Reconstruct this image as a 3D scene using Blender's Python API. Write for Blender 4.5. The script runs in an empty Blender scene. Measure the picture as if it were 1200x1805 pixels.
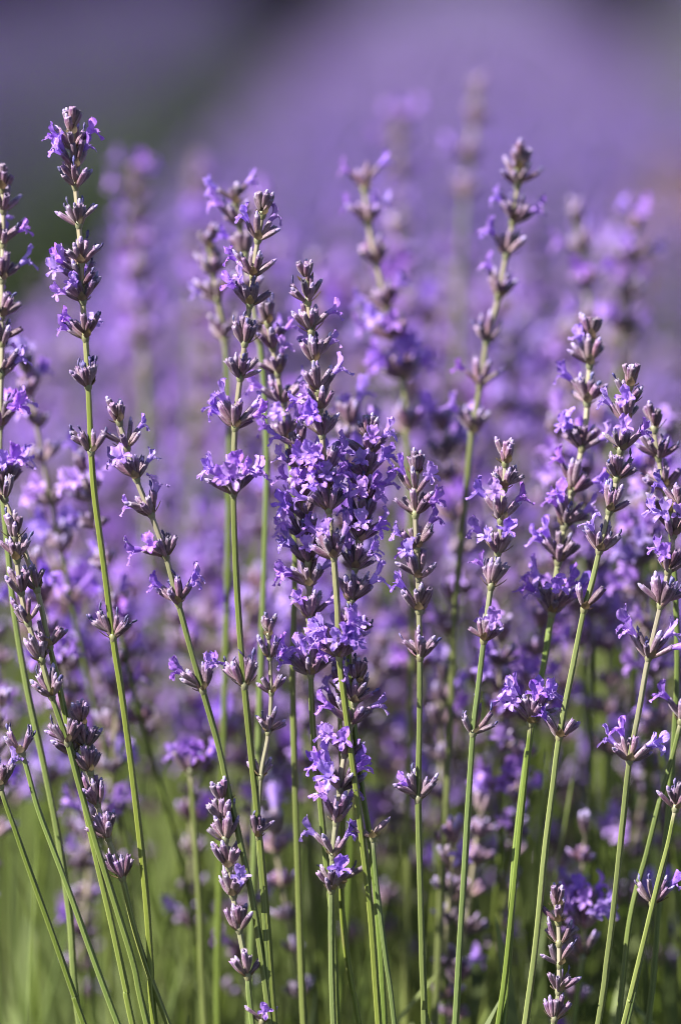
import bpy, math, random
import numpy as np
from mathutils import Vector, Matrix

scene = bpy.context.scene
COL = scene.collection
R = math.radians

# ------------------------------------------------------------------ camera
PITCH = R(8.0)
DIST = 1.5
FOCUS_Z = 0.47
CAM = Vector((0, -DIST * math.cos(PITCH), FOCUS_Z + DIST * math.sin(PITCH)))
F = Vector((0, math.cos(PITCH), -math.sin(PITCH)))
U = Vector((0, math.sin(PITCH), math.cos(PITCH)))
cam_data = bpy.data.cameras.new('camera')
cam = bpy.data.objects.new('camera', cam_data)
COL.objects.link(cam)
cam.location = CAM
cam.rotation_euler = (math.pi / 2 - PITCH, 0, 0)
cam_data.sensor_fit = 'VERTICAL'
cam_data.sensor_height = 36
cam_data.lens = 18 / math.tan(math.atan(0.1805 / DIST))
cam_data.clip_start = 0.05
cam_data.clip_end = 400
cam_data.dof.use_dof = True
cam_data.dof.focus_distance = DIST
cam_data.dof.aperture_fstop = 2.7
cam_data.dof.aperture_blades = 0
scene.camera = cam

# ------------------------------------------------------------------ light
SUN = Vector((-0.68, -0.24, 0.68)).normalized()
elev = math.asin(SUN.z)
azim = math.atan2(SUN.x, SUN.y)
w = bpy.data.worlds.new('World')
scene.world = w
w.use_nodes = True
nt = w.node_tree
nt.nodes.clear()
sky = nt.nodes.new('ShaderNodeTexSky')
sky.sky_type = 'NISHITA'
sky.sun_disc = False
sky.sun_elevation = elev
sky.sun_rotation = azim
bg = nt.nodes.new('ShaderNodeBackground')
bg.inputs['Strength'].default_value = 0.05
out = nt.nodes.new('ShaderNodeOutputWorld')
nt.links.new(sky.outputs[0], bg.inputs[0])
nt.links.new(bg.outputs[0], out.inputs[0])
sd = bpy.data.lights.new('sun', 'SUN')
sd.energy = 5.0
sd.angle = R(0.53)
sd.color = (1.0, 0.955, 0.88)
so = bpy.data.objects.new('sun', sd)
COL.objects.link(so)
so.rotation_euler = SUN.to_track_quat('Z', 'Y').to_euler()
so.location = (-2, 0, 3)
scene.view_settings.view_transform = 'Standard'
scene.view_settings.look = 'None'
scene.view_settings.gamma = 1
scene.view_settings.use_curve_mapping = False
scene.view_settings.exposure = 1.52
scene.cycles.filter_width = 1.0
scene.cycles.max_bounces = 6
scene.cycles.diffuse_bounces = 2
scene.cycles.transmission_bounces = 4
scene.cycles.sample_clamp_indirect = 6

PX = 7500.0
def at(px, py, d=0.0):
    """world point seen at photo pixel (px, py), d metres behind the focal plane"""
    D = DIST + d
    return CAM + F * D + Vector(((px - 600) / PX * D, 0, 0)) - U * ((py - 902.5) / PX * D)

# ------------------------------------------------------------------ materials
def node_mat(name):
    m = bpy.data.materials.new(name)
    m.use_nodes = True
    n = m.node_tree
    n.nodes.clear()
    o = n.nodes.new('ShaderNodeOutputMaterial')
    return m, n, o

def ramp(n, fac, stops):
    r = n.nodes.new('ShaderNodeValToRGB')
    e = r.color_ramp.elements
    while len(e) < len(stops):
        e.new(0.5)
    for k, (p, c) in enumerate(stops):
        e[k].position = p
        e[k].color = (*c, 1)
    n.links.new(fac, r.inputs[0])
    return r.outputs[0]

def vary(n, col, hue=0.02, sat=0.2, val=0.35):
    oi = n.nodes.new('ShaderNodeObjectInfo')
    h = n.nodes.new('ShaderNodeHueSaturation')
    rnd = oi.outputs['Random']
    def lin(a, b, mul=1.0):
        m = n.nodes.new('ShaderNodeMath'); m.operation = 'MULTIPLY'; m.inputs[1].default_value = mul
        n.links.new(rnd, m.inputs[0])
        f = n.nodes.new('ShaderNodeMath'); f.operation = 'FRACT'
        n.links.new(m.outputs[0], f.inputs[0])
        mr = n.nodes.new('ShaderNodeMapRange'); mr.inputs[3].default_value = a; mr.inputs[4].default_value = b
        n.links.new(f.outputs[0], mr.inputs[0])
        return mr.outputs[0]
    n.links.new(lin(0.5 - hue, 0.5 + hue, 1), h.inputs['Hue'])
    n.links.new(lin(1 - sat, 1 + sat, 7.3), h.inputs['Saturation'])
    n.links.new(lin(1 - val, 1 + val, 13.7), h.inputs['Value'])
    n.links.new(col, h.inputs['Color'])
    return h.outputs[0]

def noise(n, scale, detail=3, coord='Object', stretch=None):
    t = n.nodes.new('ShaderNodeTexCoord')
    x = n.nodes.new('ShaderNodeTexNoise')
    x.inputs['Scale'].default_value = scale
    x.inputs['Detail'].default_value = detail
    src = t.outputs[coord]
    if stretch:
        mp = n.nodes.new('ShaderNodeMapping')
        mp.inputs['Scale'].default_value = stretch
        n.links.new(src, mp.inputs[0])
        src = mp.outputs[0]
    n.links.new(src, x.inputs['Vector'])
    return x.outputs[0]

def mixc(n, a, b, fac, mode='MIX'):
    m = n.nodes.new('ShaderNodeMix')
    m.data_type = 'RGBA'
    m.blend_type = mode
    for sock, v in ((m.inputs[0], fac), (m.inputs[6], a), (m.inputs[7], b)):
        if isinstance(v, (int, float)):
            sock.default_value = v
        elif isinstance(v, tuple):
            sock.default_value = (*v, 1)
        else:
            n.links.new(v, sock)
    return m.outputs[2]

def surface(n, o, col, rough=0.6, transl=0.0, tcol=None, sheen=0.0, sheen_tint=(1, 1, 1), bump=None, bstr=0.3, spec=0.3, bdist=0.0003):
    p = n.nodes.new('ShaderNodeBsdfPrincipled')
    n.links.new(col, p.inputs['Base Color'])
    p.inputs['Roughness'].default_value = rough
    p.inputs['Specular IOR Level'].default_value = spec
    p.inputs['Sheen Weight'].default_value = sheen
    p.inputs['Sheen Roughness'].default_value = 0.4
    p.inputs['Sheen Tint'].default_value = (*sheen_tint, 1)
    if bump is not None:
        b = n.nodes.new('ShaderNodeBump')
        b.inputs['Strength'].default_value = bstr
        b.inputs['Distance'].default_value = bdist
        n.links.new(bump, b.inputs['Height'])
        n.links.new(b.outputs[0], p.inputs['Normal'])
    res = p.outputs[0]
    if transl > 0:
        t = n.nodes.new('ShaderNodeBsdfTranslucent')
        n.links.new(tcol if tcol is not None else col, t.inputs[0])
        ms = n.nodes.new('ShaderNodeMixShader')
        ms.inputs[0].default_value = transl
        n.links.new(res, ms.inputs[1]); n.links.new(t.outputs[0], ms.inputs[2])
        res = ms.outputs[0]
    n.links.new(res, o.inputs[0])

def obj_z(n, lo, hi):
    t = n.nodes.new('ShaderNodeTexCoord')
    s = n.nodes.new('ShaderNodeSeparateXYZ')
    n.links.new(t.outputs['Object'], s.inputs[0])
    mr = n.nodes.new('ShaderNodeMapRange')
    mr.inputs[1].default_value = lo; mr.inputs[2].default_value = hi
    n.links.new(s.outputs[2], mr.inputs[0])
    return mr.outputs[0]

def attr(n, name):
    a = n.nodes.new('ShaderNodeAttribute'); a.attribute_name = name
    return a.outputs['Fac']

def make_calyx_mat():
    m, n, o = node_mat('calyx_velvet')
    g = attr(n, 'along')
    c = ramp(n, g, [(0.0, (0.14, 0.105, 0.045)), (0.14, (0.17, 0.11, 0.085)), (0.40, (0.20, 0.115, 0.14)), (0.8, (0.10, 0.043, 0.105)), (1.0, (0.20, 0.13, 0.28))])
    blotch = noise(n, 900, 2)
    c = mixc(n, c, (0.30, 0.20, 0.27), ramp(n, blotch, [(0.5, (0, 0, 0)), (0.7, (0.55, 0.55, 0.55))]))
    rib = attr(n, 'rib')
    c = mixc(n, c, (0.36, 0.25, 0.31), ramp(n, rib, [(0.3, (0, 0, 0)), (1.0, (0.45, 0.45, 0.45))]))
    c = vary(n, c, 0.025, 0.25, 0.42)
    surface(n, o, c, 0.45, 0.10, sheen=0.25, sheen_tint=(0.95, 0.85, 1), bump=noise(n, 4200, 2, stretch=(1, 1, 0.25)), bstr=0.8, spec=0.55)
    return m

def make_petal_mat(name='petal_violet', base=(0.48, 0.28, 0.80), deep=(0.34, 0.165, 0.70)):
    m, n, o = node_mat(name)
    x = noise(n, 260, 3)
    c = mixc(n, base, deep, ramp(n, x, [(0.35, (0, 0, 0)), (0.65, (1, 1, 1))]))
    c = mixc(n, c, (0.72, 0.56, 0.86), ramp(n, noise(n, 1500, 2, stretch=(1, 1, 0.3)), [(0.52, (0, 0, 0)), (0.75, (0.5, 0.5, 0.5))]))
    c = vary(n, c, 0.015, 0.12, 0.15)
    surface(n, o, c, 0.42, 0.42, sheen=0.35, sheen_tint=(0.85, 0.8, 1), bump=noise(n, 1300, 3), bstr=0.5, spec=0.3)
    return m

def make_simple(name, c1, c2, scale, rough=0.7, transl=0.0, v=0.25, bstr=0.5, sheen=0.0, stretch=None, bdist=0.0003):
    m, n, o = node_mat(name)
    x = noise(n, scale, 3, stretch=stretch)
    c = mixc(n, c1, c2, ramp(n, x, [(0.35, (0, 0, 0)), (0.65, (1, 1, 1))]))
    c = vary(n, c, 0.015, 0.15, v)
    surface(n, o, c, rough, transl, bump=x, bstr=bstr, sheen=sheen, bdist=bdist)
    return m

def make_stem_mat():
    m, n, o = node_mat('stem_green')
    up = attr(n, 'up')
    rib = attr(n, 'rib')
    x = noise(n, 120, 3, stretch=(1, 1, 0.12))
    green = mixc(n, (0.062, 0.092, 0.015), (0.115, 0.148, 0.030), x)
    green = mixc(n, green, (0.23, 0.265, 0.08), ramp(n, rib, [(0.5, (0, 0, 0)), (1.0, (0.75, 0.75, 0.75))]))
    woolly = mixc(n, (0.25, 0.23, 0.135), (0.31, 0.265, 0.20), noise(n, 300, 3))
    c = mixc(n, green, woolly, up)
    c = mixc(n, c, (0.15, 0.10, 0.08), ramp(n, noise(n, 90, 4, stretch=(1, 1, 0.4)), [(0.66, (0, 0, 0)), (0.76, (0.45, 0.45, 0.45))]))
    c = vary(n, c, 0.015, 0.12, 0.18)
    surface(n, o, c, 0.4, 0.0, sheen=0.1, bump=noise(n, 1800, 3, stretch=(1, 1, 0.2)), bstr=0.4, spec=0.4)
    return m

M_CAL = make_calyx_mat()
M_PET = make_petal_mat()
M_STEM = make_stem_mat()
M_BUD = make_simple('bud_tip_lilac', (0.50, 0.40, 0.66), (0.33, 0.24, 0.55), 700, 0.55, 0.2, sheen=0.5)
M_WITH = make_simple('withered_petal', (0.055, 0.055, 0.17), (0.20, 0.16, 0.34), 900, 0.5, 0.15, v=0.5, bstr=0.9)
M_BRACT = make_simple('bract_papery', (0.15, 0.11, 0.06), (0.28, 0.21, 0.13), 500, 0.6, 0.2)
M_LEAF = make_simple('leaf_grey_green', (0.055, 0.085, 0.022), (0.21, 0.275, 0.075), 14, 0.6, 0.25, v=0.1)
M_SHADELEAF = make_simple('leaf_far_shaded_green', (0.022, 0.032, 0.026), (0.05, 0.062, 0.046), 25, 0.7, 0.1, v=0)  # darkened leaf copy for side rows, shade of the gaps put into its colour
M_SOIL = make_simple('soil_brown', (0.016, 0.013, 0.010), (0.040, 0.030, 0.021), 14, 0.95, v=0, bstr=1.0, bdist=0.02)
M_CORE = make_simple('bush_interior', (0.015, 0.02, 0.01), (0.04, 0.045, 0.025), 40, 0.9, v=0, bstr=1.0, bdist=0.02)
M_FARPET = make_simple('far_spike_violet', (0.29, 0.195, 0.56), (0.24, 0.16, 0.45), 12, 0.7, 0.2, v=0)
M_HEDGE = make_simple('hedge_leaf_dark', (0.006, 0.011, 0.005), (0.018, 0.026, 0.011), 3, 0.75, v=0)
M_WOOD = make_simple('twig_brown', (0.09, 0.065, 0.045), (0.16, 0.12, 0.08), 30, 0.9, v=0)
MATS = [M_CAL, M_PET, M_BUD, M_WITH, M_BRACT, M_STEM]

# ------------------------------------------------------------------ mesh arrays
class Geo:
    """vertices, faces, material index per face and the two colour attributes"""
    def __init__(s):
        s.v = []; s.f = []; s.m = []; s.a = []; s.r = []
    def add(s, v, f, m=0, a=None, r=None):
        b = len(s.v)
        s.v += [tuple(x) for x in v]
        s.f += [tuple(i + b for i in q) for q in f]
        s.m += [m] * len(f) if isinstance(m, int) else list(m)
        s.a += list(a) if a is not None else [0.0] * len(v)
        s.r += list(r) if r is not None else [0.0] * len(v)
    def merge(s, g, M):
        b = len(s.v)
        s.v += [tuple(M @ Vector(x)) for x in g.v]
        s.f += [tuple(i + b for i in q) for q in g.f]
        s.m += g.m; s.a += g.a; s.r += g.r
    def mesh(s, name, mats, smooth=True, an='along'):
        me = bpy.data.meshes.new(name)
        me.from_pydata(s.v, [], s.f)
        for k in mats:
            me.materials.append(k)
        me.polygons.foreach_set('material_index', s.m)
        if smooth:
            me.polygons.foreach_set('use_smooth', [True] * len(s.f))
        for nm, vals in ((an, s.a), ('rib', s.r)):
            at_ = me.attributes.new(nm, 'FLOAT', 'POINT')
            at_.data.foreach_set('value', vals)
        me.update()
        return me

def rings(rows, sides):
    f = []
    for i in range(rows - 1):
        for j in range(sides):
            k = (j + 1) % sides
            f.append((i * sides + j, i * sides + k, (i + 1) * sides + k, (i + 1) * sides + j))
    return f

def calyx_geo(rng, L=0.0068, Rm=0.0013, sides=10, prof=None, closed=False, bend=0.0, lo=False):
    """ribbed tube along +z that curves towards +y; the mouth has small teeth"""
    g = Geo()
    if lo:
        ts = [0, 0.3, 0.75, 1.0]; rs = [0.4, 0.8, 1.0, 0.75]
    else:
        ts = [0, 0.10, 0.28, 0.5, 0.72, 0.9, 1.0, 0.93]; rs = [0.38, 0.55, 0.80, 0.97, 1.03, 0.93, 0.86, 0.5]
    v = []; a = []; r_ = []
    ph = rng.uniform(0, 6.28)
    for i, (t, q) in enumerate(zip(ts, rs)):
        z = t * L
        yc = bend * L * t * t
        for j in range(sides):
            th = ph + 2 * math.pi * j / sides
            rib = 1 if j % 2 == 0 else 0
            rr = Rm * q * (1 + (0.10 if rib else -0.10) * (0 if lo else 1)) * rng.uniform(0.96, 1.04)
            zz = z + (0.10 * L * (rib if not closed else 0.4 * rib) if (not lo and i == 6) else 0)
            v.append((rr * math.cos(th), yc + rr * math.sin(th) * 0.9, zz)); a.append(t); r_.append(rib * 1.0)
    f = rings(len(ts), sides)
    g.add(v, f, 0, a, r_)
    n0 = (len(ts) - 1) * sides
    g.add([(0, bend * L, L * (1.0 if lo else 0.86))], [], 0, [1.0], [0])
    c = len(g.v) - 1
    for j in range(sides):
        g.f.append((n0 + j, n0 + (j + 1) % sides, c)); g.m.append(0)
    return g

def bud_geo(rng, L, Rm, bend, size=1.0, mat=2):
    """rounded closed corolla tip pushing out of the calyx mouth"""
    g = Geo(); sides = 7
    ts = [-0.10, 0.0, 0.08, 0.16, 0.22]; rs = [0.6, 0.66, 0.74, 0.62, 0.30]
    v = []
    for t, q in zip(ts, rs):
        for j in range(sides):
            th = 2 * math.pi * j / sides
            rr = Rm * q * size * rng.uniform(0.9, 1.1)
            z = L * (1 + t * size * 1.3)
            v.append((rr * math.cos(th), bend * L * (1 + t * 2) + rr * math.sin(th), z))
    v.append((0, bend * L * 1.5, L * (1 + 0.25 * size * 1.3)))
    f = rings(5, sides) + [(28 + j, 28 + (j + 1) % sides, 35) for j in range(sides)]
    g.add(v, f, mat)
    return g

def withered_geo(rng, L, Rm, bend, mat=3):
    """thin shrivelled tube with a knotted dark end"""
    g = Geo(); sides = 6
    n = 7; ln = rng.uniform(0.0022, 0.0042)
    cx, cy = rng.uniform(-1, 1) * 0.0009, rng.uniform(-0.4, 1) * 0.0014
    v = []
    for i in range(n):
        t = i / (n - 1)
        q = [0.45, 0.36, 0.30, 0.42, 0.66, 0.62, 0.25][i]
        for j in range(sides):
            th = 2 * math.pi * j / sides + t * 1.5
            rr = Rm * q * rng.uniform(0.65, 1.35)
            v.append((cx * t * t * 1.4 + rr * math.cos(th), bend * L * (1 + t) + cy * t * t + rr * math.sin(th) * 0.7, L * 0.9 + ln * t))
    g.add(v, rings(n, sides) + [tuple(range((n - 1) * sides, n * sides))], mat)
    return g

def blossom_geo(rng, L, Rm, bend, mat=1, lo=False, scale=1.0):
    """two lipped corolla: tube, two large upper lobes, three smaller lower lobes"""
    g = Geo(); sides = 6 if lo else 10
    scale *= 1.10
    tl = rng.uniform(0.0028, 0.0042) * scale
    z0 = L * 0.88
    tilt = rng.uniform(0.0, 0.35)
    rows = 3 if lo else 5
    v = []
    for i in range(rows):
        t = i / (rows - 1)
        rr = (0.0006 + 0.0008 * t ** 1.6) * scale
        for j in range(sides):
            th = 2 * math.pi * j / sides
            v.append((rr * math.cos(th), bend * L * (1 + t * 0.8) - tilt * tl * t * t + rr * math.sin(th), z0 + tl * t))
    g.add(v, rings(rows, sides), mat)
    cy = bend * L * 1.8 - tilt * tl; cz = z0 + tl
    lobes = [(62, 1.0, 0.30, 1), (118, 1.0, 0.30, 1), (205, 0.72, 1.25, 0), (270, 0.85, 1.4, 0), (335, 0.72, 1.25, 0)]
    nu, nv = (3, 3) if lo else (6, 6)
    for ang, sz, open_, upper in lobes:
        ang = R(ang + rng.uniform(-9, 9)); open_ += rng.uniform(-0.25, 0.25)
        ln = 0.0040 * sz * scale * rng.uniform(0.85, 1.15)
        wd = (0.0036 if upper else 0.0026) * sz * scale * rng.uniform(0.9, 1.15)
        er = Vector((math.cos(ang), math.sin(ang), 0)); et = Vector((-math.sin(ang), math.cos(ang), 0)); ez = Vector((0, 0, 1))
        curl = rng.uniform(0.2, 0.9) * (1 if rng.random() < 0.75 else -0.6)
        wv = rng.uniform(0, 6.28); wa = rng.uniform(0.00015, 0.00045)
        v = []
        pos = Vector((0, cy, cz)) + er * 0.0012 * scale
        a = open_
        for i in range(nv):
            t = i / (nv - 1)
            if i:
                pos = pos + (er * math.sin(a) + ez * math.cos(a)) * (ln / (nv - 1))
                a += curl / (nv - 1) * 1.6
            nrm = er * math.cos(a) - ez * math.sin(a)
            wfun = (0.42 + 0.58 * math.sin(min(1, t * 1.25) * math.pi / 2)) * (1 - max(0, t - 0.62) ** 2 * 4.2)
            for j in range(nu):
                s = j / (nu - 1) * 2 - 1
                edge = 1 - 0.25 * abs(s) ** 2 * t
                p = pos + et * (s * wd * 0.5 * wfun) + nrm * (0.0006 * s * s * (1 - t * 0.6) * -1 + wa * math.sin(wv + s * 3.2 + t * 5) * t * 1.6)
                p = p - (er * math.sin(a) + ez * math.cos(a)) * (ln * 0.16 * abs(s) ** 2.2 * t)
                if not lo:
                    p = p + Vector((rng.uniform(-1, 1), rng.uniform(-1, 1), rng.uniform(-1, 1))) * 0.00009
                v.append(p)
        f = [(i * nu + j, i * nu + j + 1, (i + 1) * nu + j + 1, (i + 1) * nu + j) for i in range(nv - 1) for j in range(nu - 1)]
        g.add(v, f, mat)
    return g

def bract_geo(rng, size=1.0, mat=4, node_r=0.0011, smat=5):
    """node collar on the stem with a pair of pointed papery bracts and small bracteoles"""
    g = Geo(); sides = 8
    v = []
    for z, rr in ((-0.0013, 0.9), (-0.0004, 1.25), (0.0006, 1.35), (0.0015, 0.95)):
        for j in range(sides):
            th = 2 * math.pi * j / sides
            v.append((node_r * rr * math.cos(th), node_r * rr * math.sin(th), z))
    g.add(v, rings(4, sides), smat, [0.5] * len(v), [0] * len(v))
    az0 = rng.uniform(0, 6.28)
    for k in range(5):
        big = k < 2
        az = az0 + (math.pi * k if big else rng.uniform(0, 6.28))
        ln = (0.0046 if big else 0.0026) * size * rng.uniform(0.8, 1.2); wd = ln * (0.62 if big else 0.28)
        er = Vector((math.cos(az), math.sin(az), 0)); et = Vector((-math.sin(az), math.cos(az), 0)); ez = Vector((0, 0, 1))
        v = []
        a = 0.85 + rng.uniform(-0.2, 0.25)
        pos = er * node_r * 0.9
        for i in range(5):
            t = i / 4
            if i:
                pos = pos + (er * math.sin(a) + ez * math.cos(a)) * ln / 4
                a -= 0.10
            wf = [0.5, 0.95, 0.9, 0.5, 0.04][i]
            for s in (-1, 0, 1):
                v.append(pos + et * (s * wd * 0.5 * wf) + ez * abs(s) * 0.0004)
        g.add(v, [(i * 3 + j, i * 3 + j + 1, (i + 1) * 3 + j + 1, (i + 1) * 3 + j) for i in range(4) for j in range(2)], mat)
    return g

def variants(fn, n, *a, **k):
    return [fn(random.Random(100 + i), *a, **k) for i in range(n)]

# each variant: calyx shape with matching bud, withered tip and blossom
rg = random.Random(7)
SHAPES = []
for i in range(9):
    L = rg.uniform(0.0062, 0.0080); Rm = rg.uniform(0.00098, 0.00126); b = rg.uniform(-0.06, 0.24)
    r1 = random.Random(200 + i)
    cal = calyx_geo(r1, L, Rm, 10, bend=b).mesh('calyx', [M_CAL])
    bud = bud_geo(r1, L, Rm, b, rg.uniform(0.75, 1.15), 0).mesh('bud', [M_BUD])
    wit = withered_geo(r1, L, Rm, b, 0).mesh('withered_blossom', [M_WITH])
    blo = [blossom_geo(r1, L, Rm, b, 0).mesh('blossom', [M_PET]) for _ in range(2)]
    SHAPES.append((cal, bud, wit, blo, L))
TIGHT = []
for i in range(4):
    L = rg.uniform(0.0046, 0.0058); Rm = rg.uniform(0.00105, 0.00125); b = rg.uniform(0.0, 0.10)
    r1 = random.Random(300 + i)
    TIGHT.append((calyx_geo(r1, L, Rm, 10, bend=b, closed=True).mesh('calyx', [M_CAL]), bud_geo(r1, L, Rm, b, 0.8, 0).mesh('bud', [M_BUD]),
                  withered_geo(r1, L, Rm, b, 0).mesh('withered_blossom', [M_WITH]), [blossom_geo(r1, L, Rm, b, 0).mesh('blossom', [M_PET])], L))
BRACTS = [bract_geo(random.Random(400 + i), 1, 0, smat=1).mesh('flower_whorl', [M_BRACT, M_STEM], an='up') for i in range(5)]

def catmull(pts, n=10):
    P = [pts[0] * 2 - pts[1]] + list(pts) + [pts[-1] * 2 - pts[-2]]
    o = []
    for i in range(1, len(P) - 2):
        p0, p1, p2, p3 = P[i - 1:i + 3]
        for k in range(n):
            t = k / n
            o.append(0.5 * ((2 * p1) + (p2 - p0) * t + (2 * p0 - 5 * p1 + 4 * p2 - p3) * t * t + (3 * p1 - p0 - 3 * p2 + p3) * t ** 3))
    o.append(P[-2])
    return o

def stem_mesh(pts, r_top, r_bot, spike_len, sides=16, origin=Vector((0, 0, 0)), name='stem', thick_pow=0.6):
    """four cornered stem with grooved faces following the points from the tip down"""
    g = Geo(); v = []; a = []; r_ = []
    L = [0.0]
    for i in range(1, len(pts)):
        L.append(L[-1] + (pts[i] - pts[i - 1]).length)
    tot = L[-1]
    X = Vector((1, 0, 0))
    for i, p in enumerate(pts):
        T = (pts[max(0, i - 1)] - pts[min(len(pts) - 1, i + 1)]).normalized()
        Xp = (X - T * X.dot(T)).normalized(); Y = T.cross(Xp)
        rr = r_top + (r_bot - r_top) * (L[i] / tot) ** thick_pow
        up = min(1, max(0, 1 - (L[i] - spike_len * 0.5) / (spike_len * 0.55 + 0.004)))
        if i == 0:
            rr *= 0.4
        for j in range(sides):
            th = 2 * math.pi * j / sides
            if sides >= 12:
                ridge = 0.5 + 0.5 * math.cos(4 * th)
                q = 0.76 + 0.28 * ridge + 0.05 * math.cos(8 * th)
            else:
                ridge = 0.5; q = 0.93
            w_ = 0.35 + 0.15 * math.sin(i * 0.3)
            v.append(p - origin + (Xp * math.cos(th + w_) + Y * math.sin(th + w_)) * rr * q); a.append(up); r_.append(ridge)
    n = len(pts)
    g.add(v, rings(n, sides) + [tuple(range(sides))], 0, a, r_)
    # faces wind top to bottom, so flip
    g.f = [tuple(reversed(q)) for q in g.f]
    return g.mesh(name, [M_STEM], an='up')

def link(name, data, parent=None, M=None):
    o = bpy.data.objects.new(name, data)
    if parent:
        o.parent = parent
    if M is not None:
        o.matrix_basis = M
    COL.objects.link(o)
    return o

def whorl_frame(P, T, origin):
    X = Vector((1, 0, 0)); X = (X - T * X.dot(T)).normalized(); Y = T.cross(X)
    M = Matrix((X, Y, T)).transposed().to_4x4()
    M.translation = P - origin
    return M

def calyx_matrix(az, tilt, r0, z0, s, roll):
    d = Vector((math.cos(az) * math.sin(tilt), math.sin(az) * math.sin(tilt), math.cos(tilt)))
    up = Vector((0, 0, 1)) - d * d.z
    if up.length < 1e-3:
        up = Vector((-1, 0, 0))
    up.normalize()
    x = up.cross(d)
    q = Matrix.Rotation(roll, 3, d)
    x = q @ x; up = q @ up
    M = Matrix((x, up, d)).transposed().to_4x4() @ Matrix.Scale(s, 4)
    M.translation = Vector((math.cos(az) * r0, math.sin(az) * r0, z0))
    return M

AZ = {'R': 0, 'L': 180, 'F': -90, 'B': 90, 'l': -135, 'r': -45}

def whorl_spec(rng, n, flowers, wither, tip=False, sparse=False, erect=False):
    """list of (azimuth, tilt, kind) of one whorl"""
    res = []
    for ch in flowers:
        res.append((R(AZ[ch] + rng.uniform(-24, 24)), R(rng.uniform(28, 60)), 'blossom'))
    k = max(3, round(n * 1.12) - len(flowers))
    phase = rng.uniform(0, 360)
    for i in range(k):
        if sparse:
            base = 0 if i % 2 else 180
            az = base + rng.uniform(-35, 35)
        else:
            az = phase + 360 * i / max(1, k) + rng.uniform(-18, 18)
        tl = rng.uniform(6, 34) if tip else rng.uniform(14, 52) if erect else rng.choice([rng.uniform(10, 34), rng.uniform(26, 50), rng.uniform(40, 64)])
        u = rng.random()
        kind = 'withered' if u < wither else ('bud' if u < wither + 0.45 else 'calyx')
        res.append((R(az), R(tl), kind))
    return res

GROUND_HUB = Vector((0.02, 0.10, 0.06))

def stalk(label, tip, path, whorls, d=0.0, group=None, seed=0, size=1.0, r_top=0.00080, r_bot=0.00135, hub_pull=0.45, d_low=None, dense=0):
    """one hand placed stalk. path: pixels down the stem. whorls: (y, count, flowers, withered share)"""
    rng = random.Random(seed * 31 + 5)
    if d_low is None:
        d_low = d
    ylo = path[-1][1]
    def dd(y):
        t = min(1, max(0, (y - tip[1]) / max(1, ylo - tip[1])))
        return d + (d_low - d) * t
    pix = [tip] + list(path)
    P = [at(x, y, dd(y)) for x, y in pix]
    ys = [y for _, y in pix]
    # carry the stem on below the frame to the woody base
    e = P[-1]; T = (P[-1] - P[-2]).normalized()
    base = Vector((e.x + (GROUND_HUB.x - e.x) * hub_pull, e.y + 0.02, 0.05))
    hgt = e.z - 0.05
    mid = e + T * hgt * 0.45
    P2 = P + [Vector((mid.x * 0.8 + base.x * 0.2, mid.y, mid.z)), base]
    curve = catmull(P2, 9)
    o = base.copy()
    # projected y of curve samples, to find the whorl points
    def proj_y(p):
        q = p - CAM; D = q.dot(F)
        return 902.5 - q.dot(U) / D * PX
    cy = [proj_y(p) for p in curve]
    def point(y):
        for i in range(len(curve) - 1):
            if cy[i] <= y <= cy[i + 1]:
                t = (y - cy[i]) / max(1e-6, cy[i + 1] - cy[i])
                return curve[i].lerp(curve[i + 1], t), (curve[i] - curve[i + 1]).normalized()
        return curve[0], (curve[0] - curve[1]).normalized()
    # start the stem at the highest whorl
    ytop = min(wl[0] for wl in whorls) if whorls else tip[1]
    start = next((i for i, y in enumerate(cy) if y > ytop - 8), 0)
    spts = curve[start:]
    ylow = max([wl[0] for wl in whorls if not (len(wl) > 4 and 's' in wl[4])] or [ytop])
    spike_len = sum((spts[i] - spts[i + 1]).length for i in range(len(spts) - 1) if proj_y(spts[i]) < ylow)
    root = bpy.data.objects.new('lavender_stalk', None)
    root.empty_display_size = 0.01
    root.location = o
    COL.objects.link(root)
    root['label'] = label
    root['category'] = 'lavender stalk'
    if group:
        root['group'] = group
    link('stem', stem_mesh(spts, r_top * size, r_bot * size, spike_len, origin=o), root)
    for k, wl in enumerate(sorted(whorls)):
        y, n, fl, wi = wl[:4]
        mod = wl[4] if len(wl) > 4 else ''
        p, T = point(y)
        wm = whorl_frame(p, T, o)
        wo = link('flower_whorl', rng.choice(BRACTS), root, wm @ Matrix.Scale(size, 4))
        istip = 't' in mod
        for az, tl, kind in whorl_spec(rng, n, fl, wi, istip, 's' in mod, 'e' in mod):
            pool = TIGHT if istip and kind != 'blossom' else SHAPES
            cal, bud, wit, blo, L = rng.choice(pool)
            s = rng.uniform(0.84, 1.10) * (1.12 if 'b' in mod else 1)
            M = calyx_matrix(az, tl, 0.0008, rng.uniform(-0.0002, 0.0024) + (rng.uniform(0, 0.0022) if istip or 'd' in mod else 0), s, rng.uniform(-0.5, 0.5))
            link('calyx', cal, wo, M)
            if kind == 'bud':
                link('bud', bud, wo, M)
            elif kind == 'withered':
                link('withered_blossom', wit, wo, M)
            elif kind == 'blossom':
                link('blossom', rng.choice(blo), wo, M)
    return root

# ------------------------------------------------------------------ setting
def tag(o, label=None, cat=None, group=None, kind=None):
    if label: o['label'] = label
    if cat: o['category'] = cat
    if group: o['group'] = group
    if kind: o['kind'] = kind
    return o

ROW_DX = 200 / PX
def row_center(y, shift=0.0):
    return 0.02 + shift + ROW_DX * (y + DIST)

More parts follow.
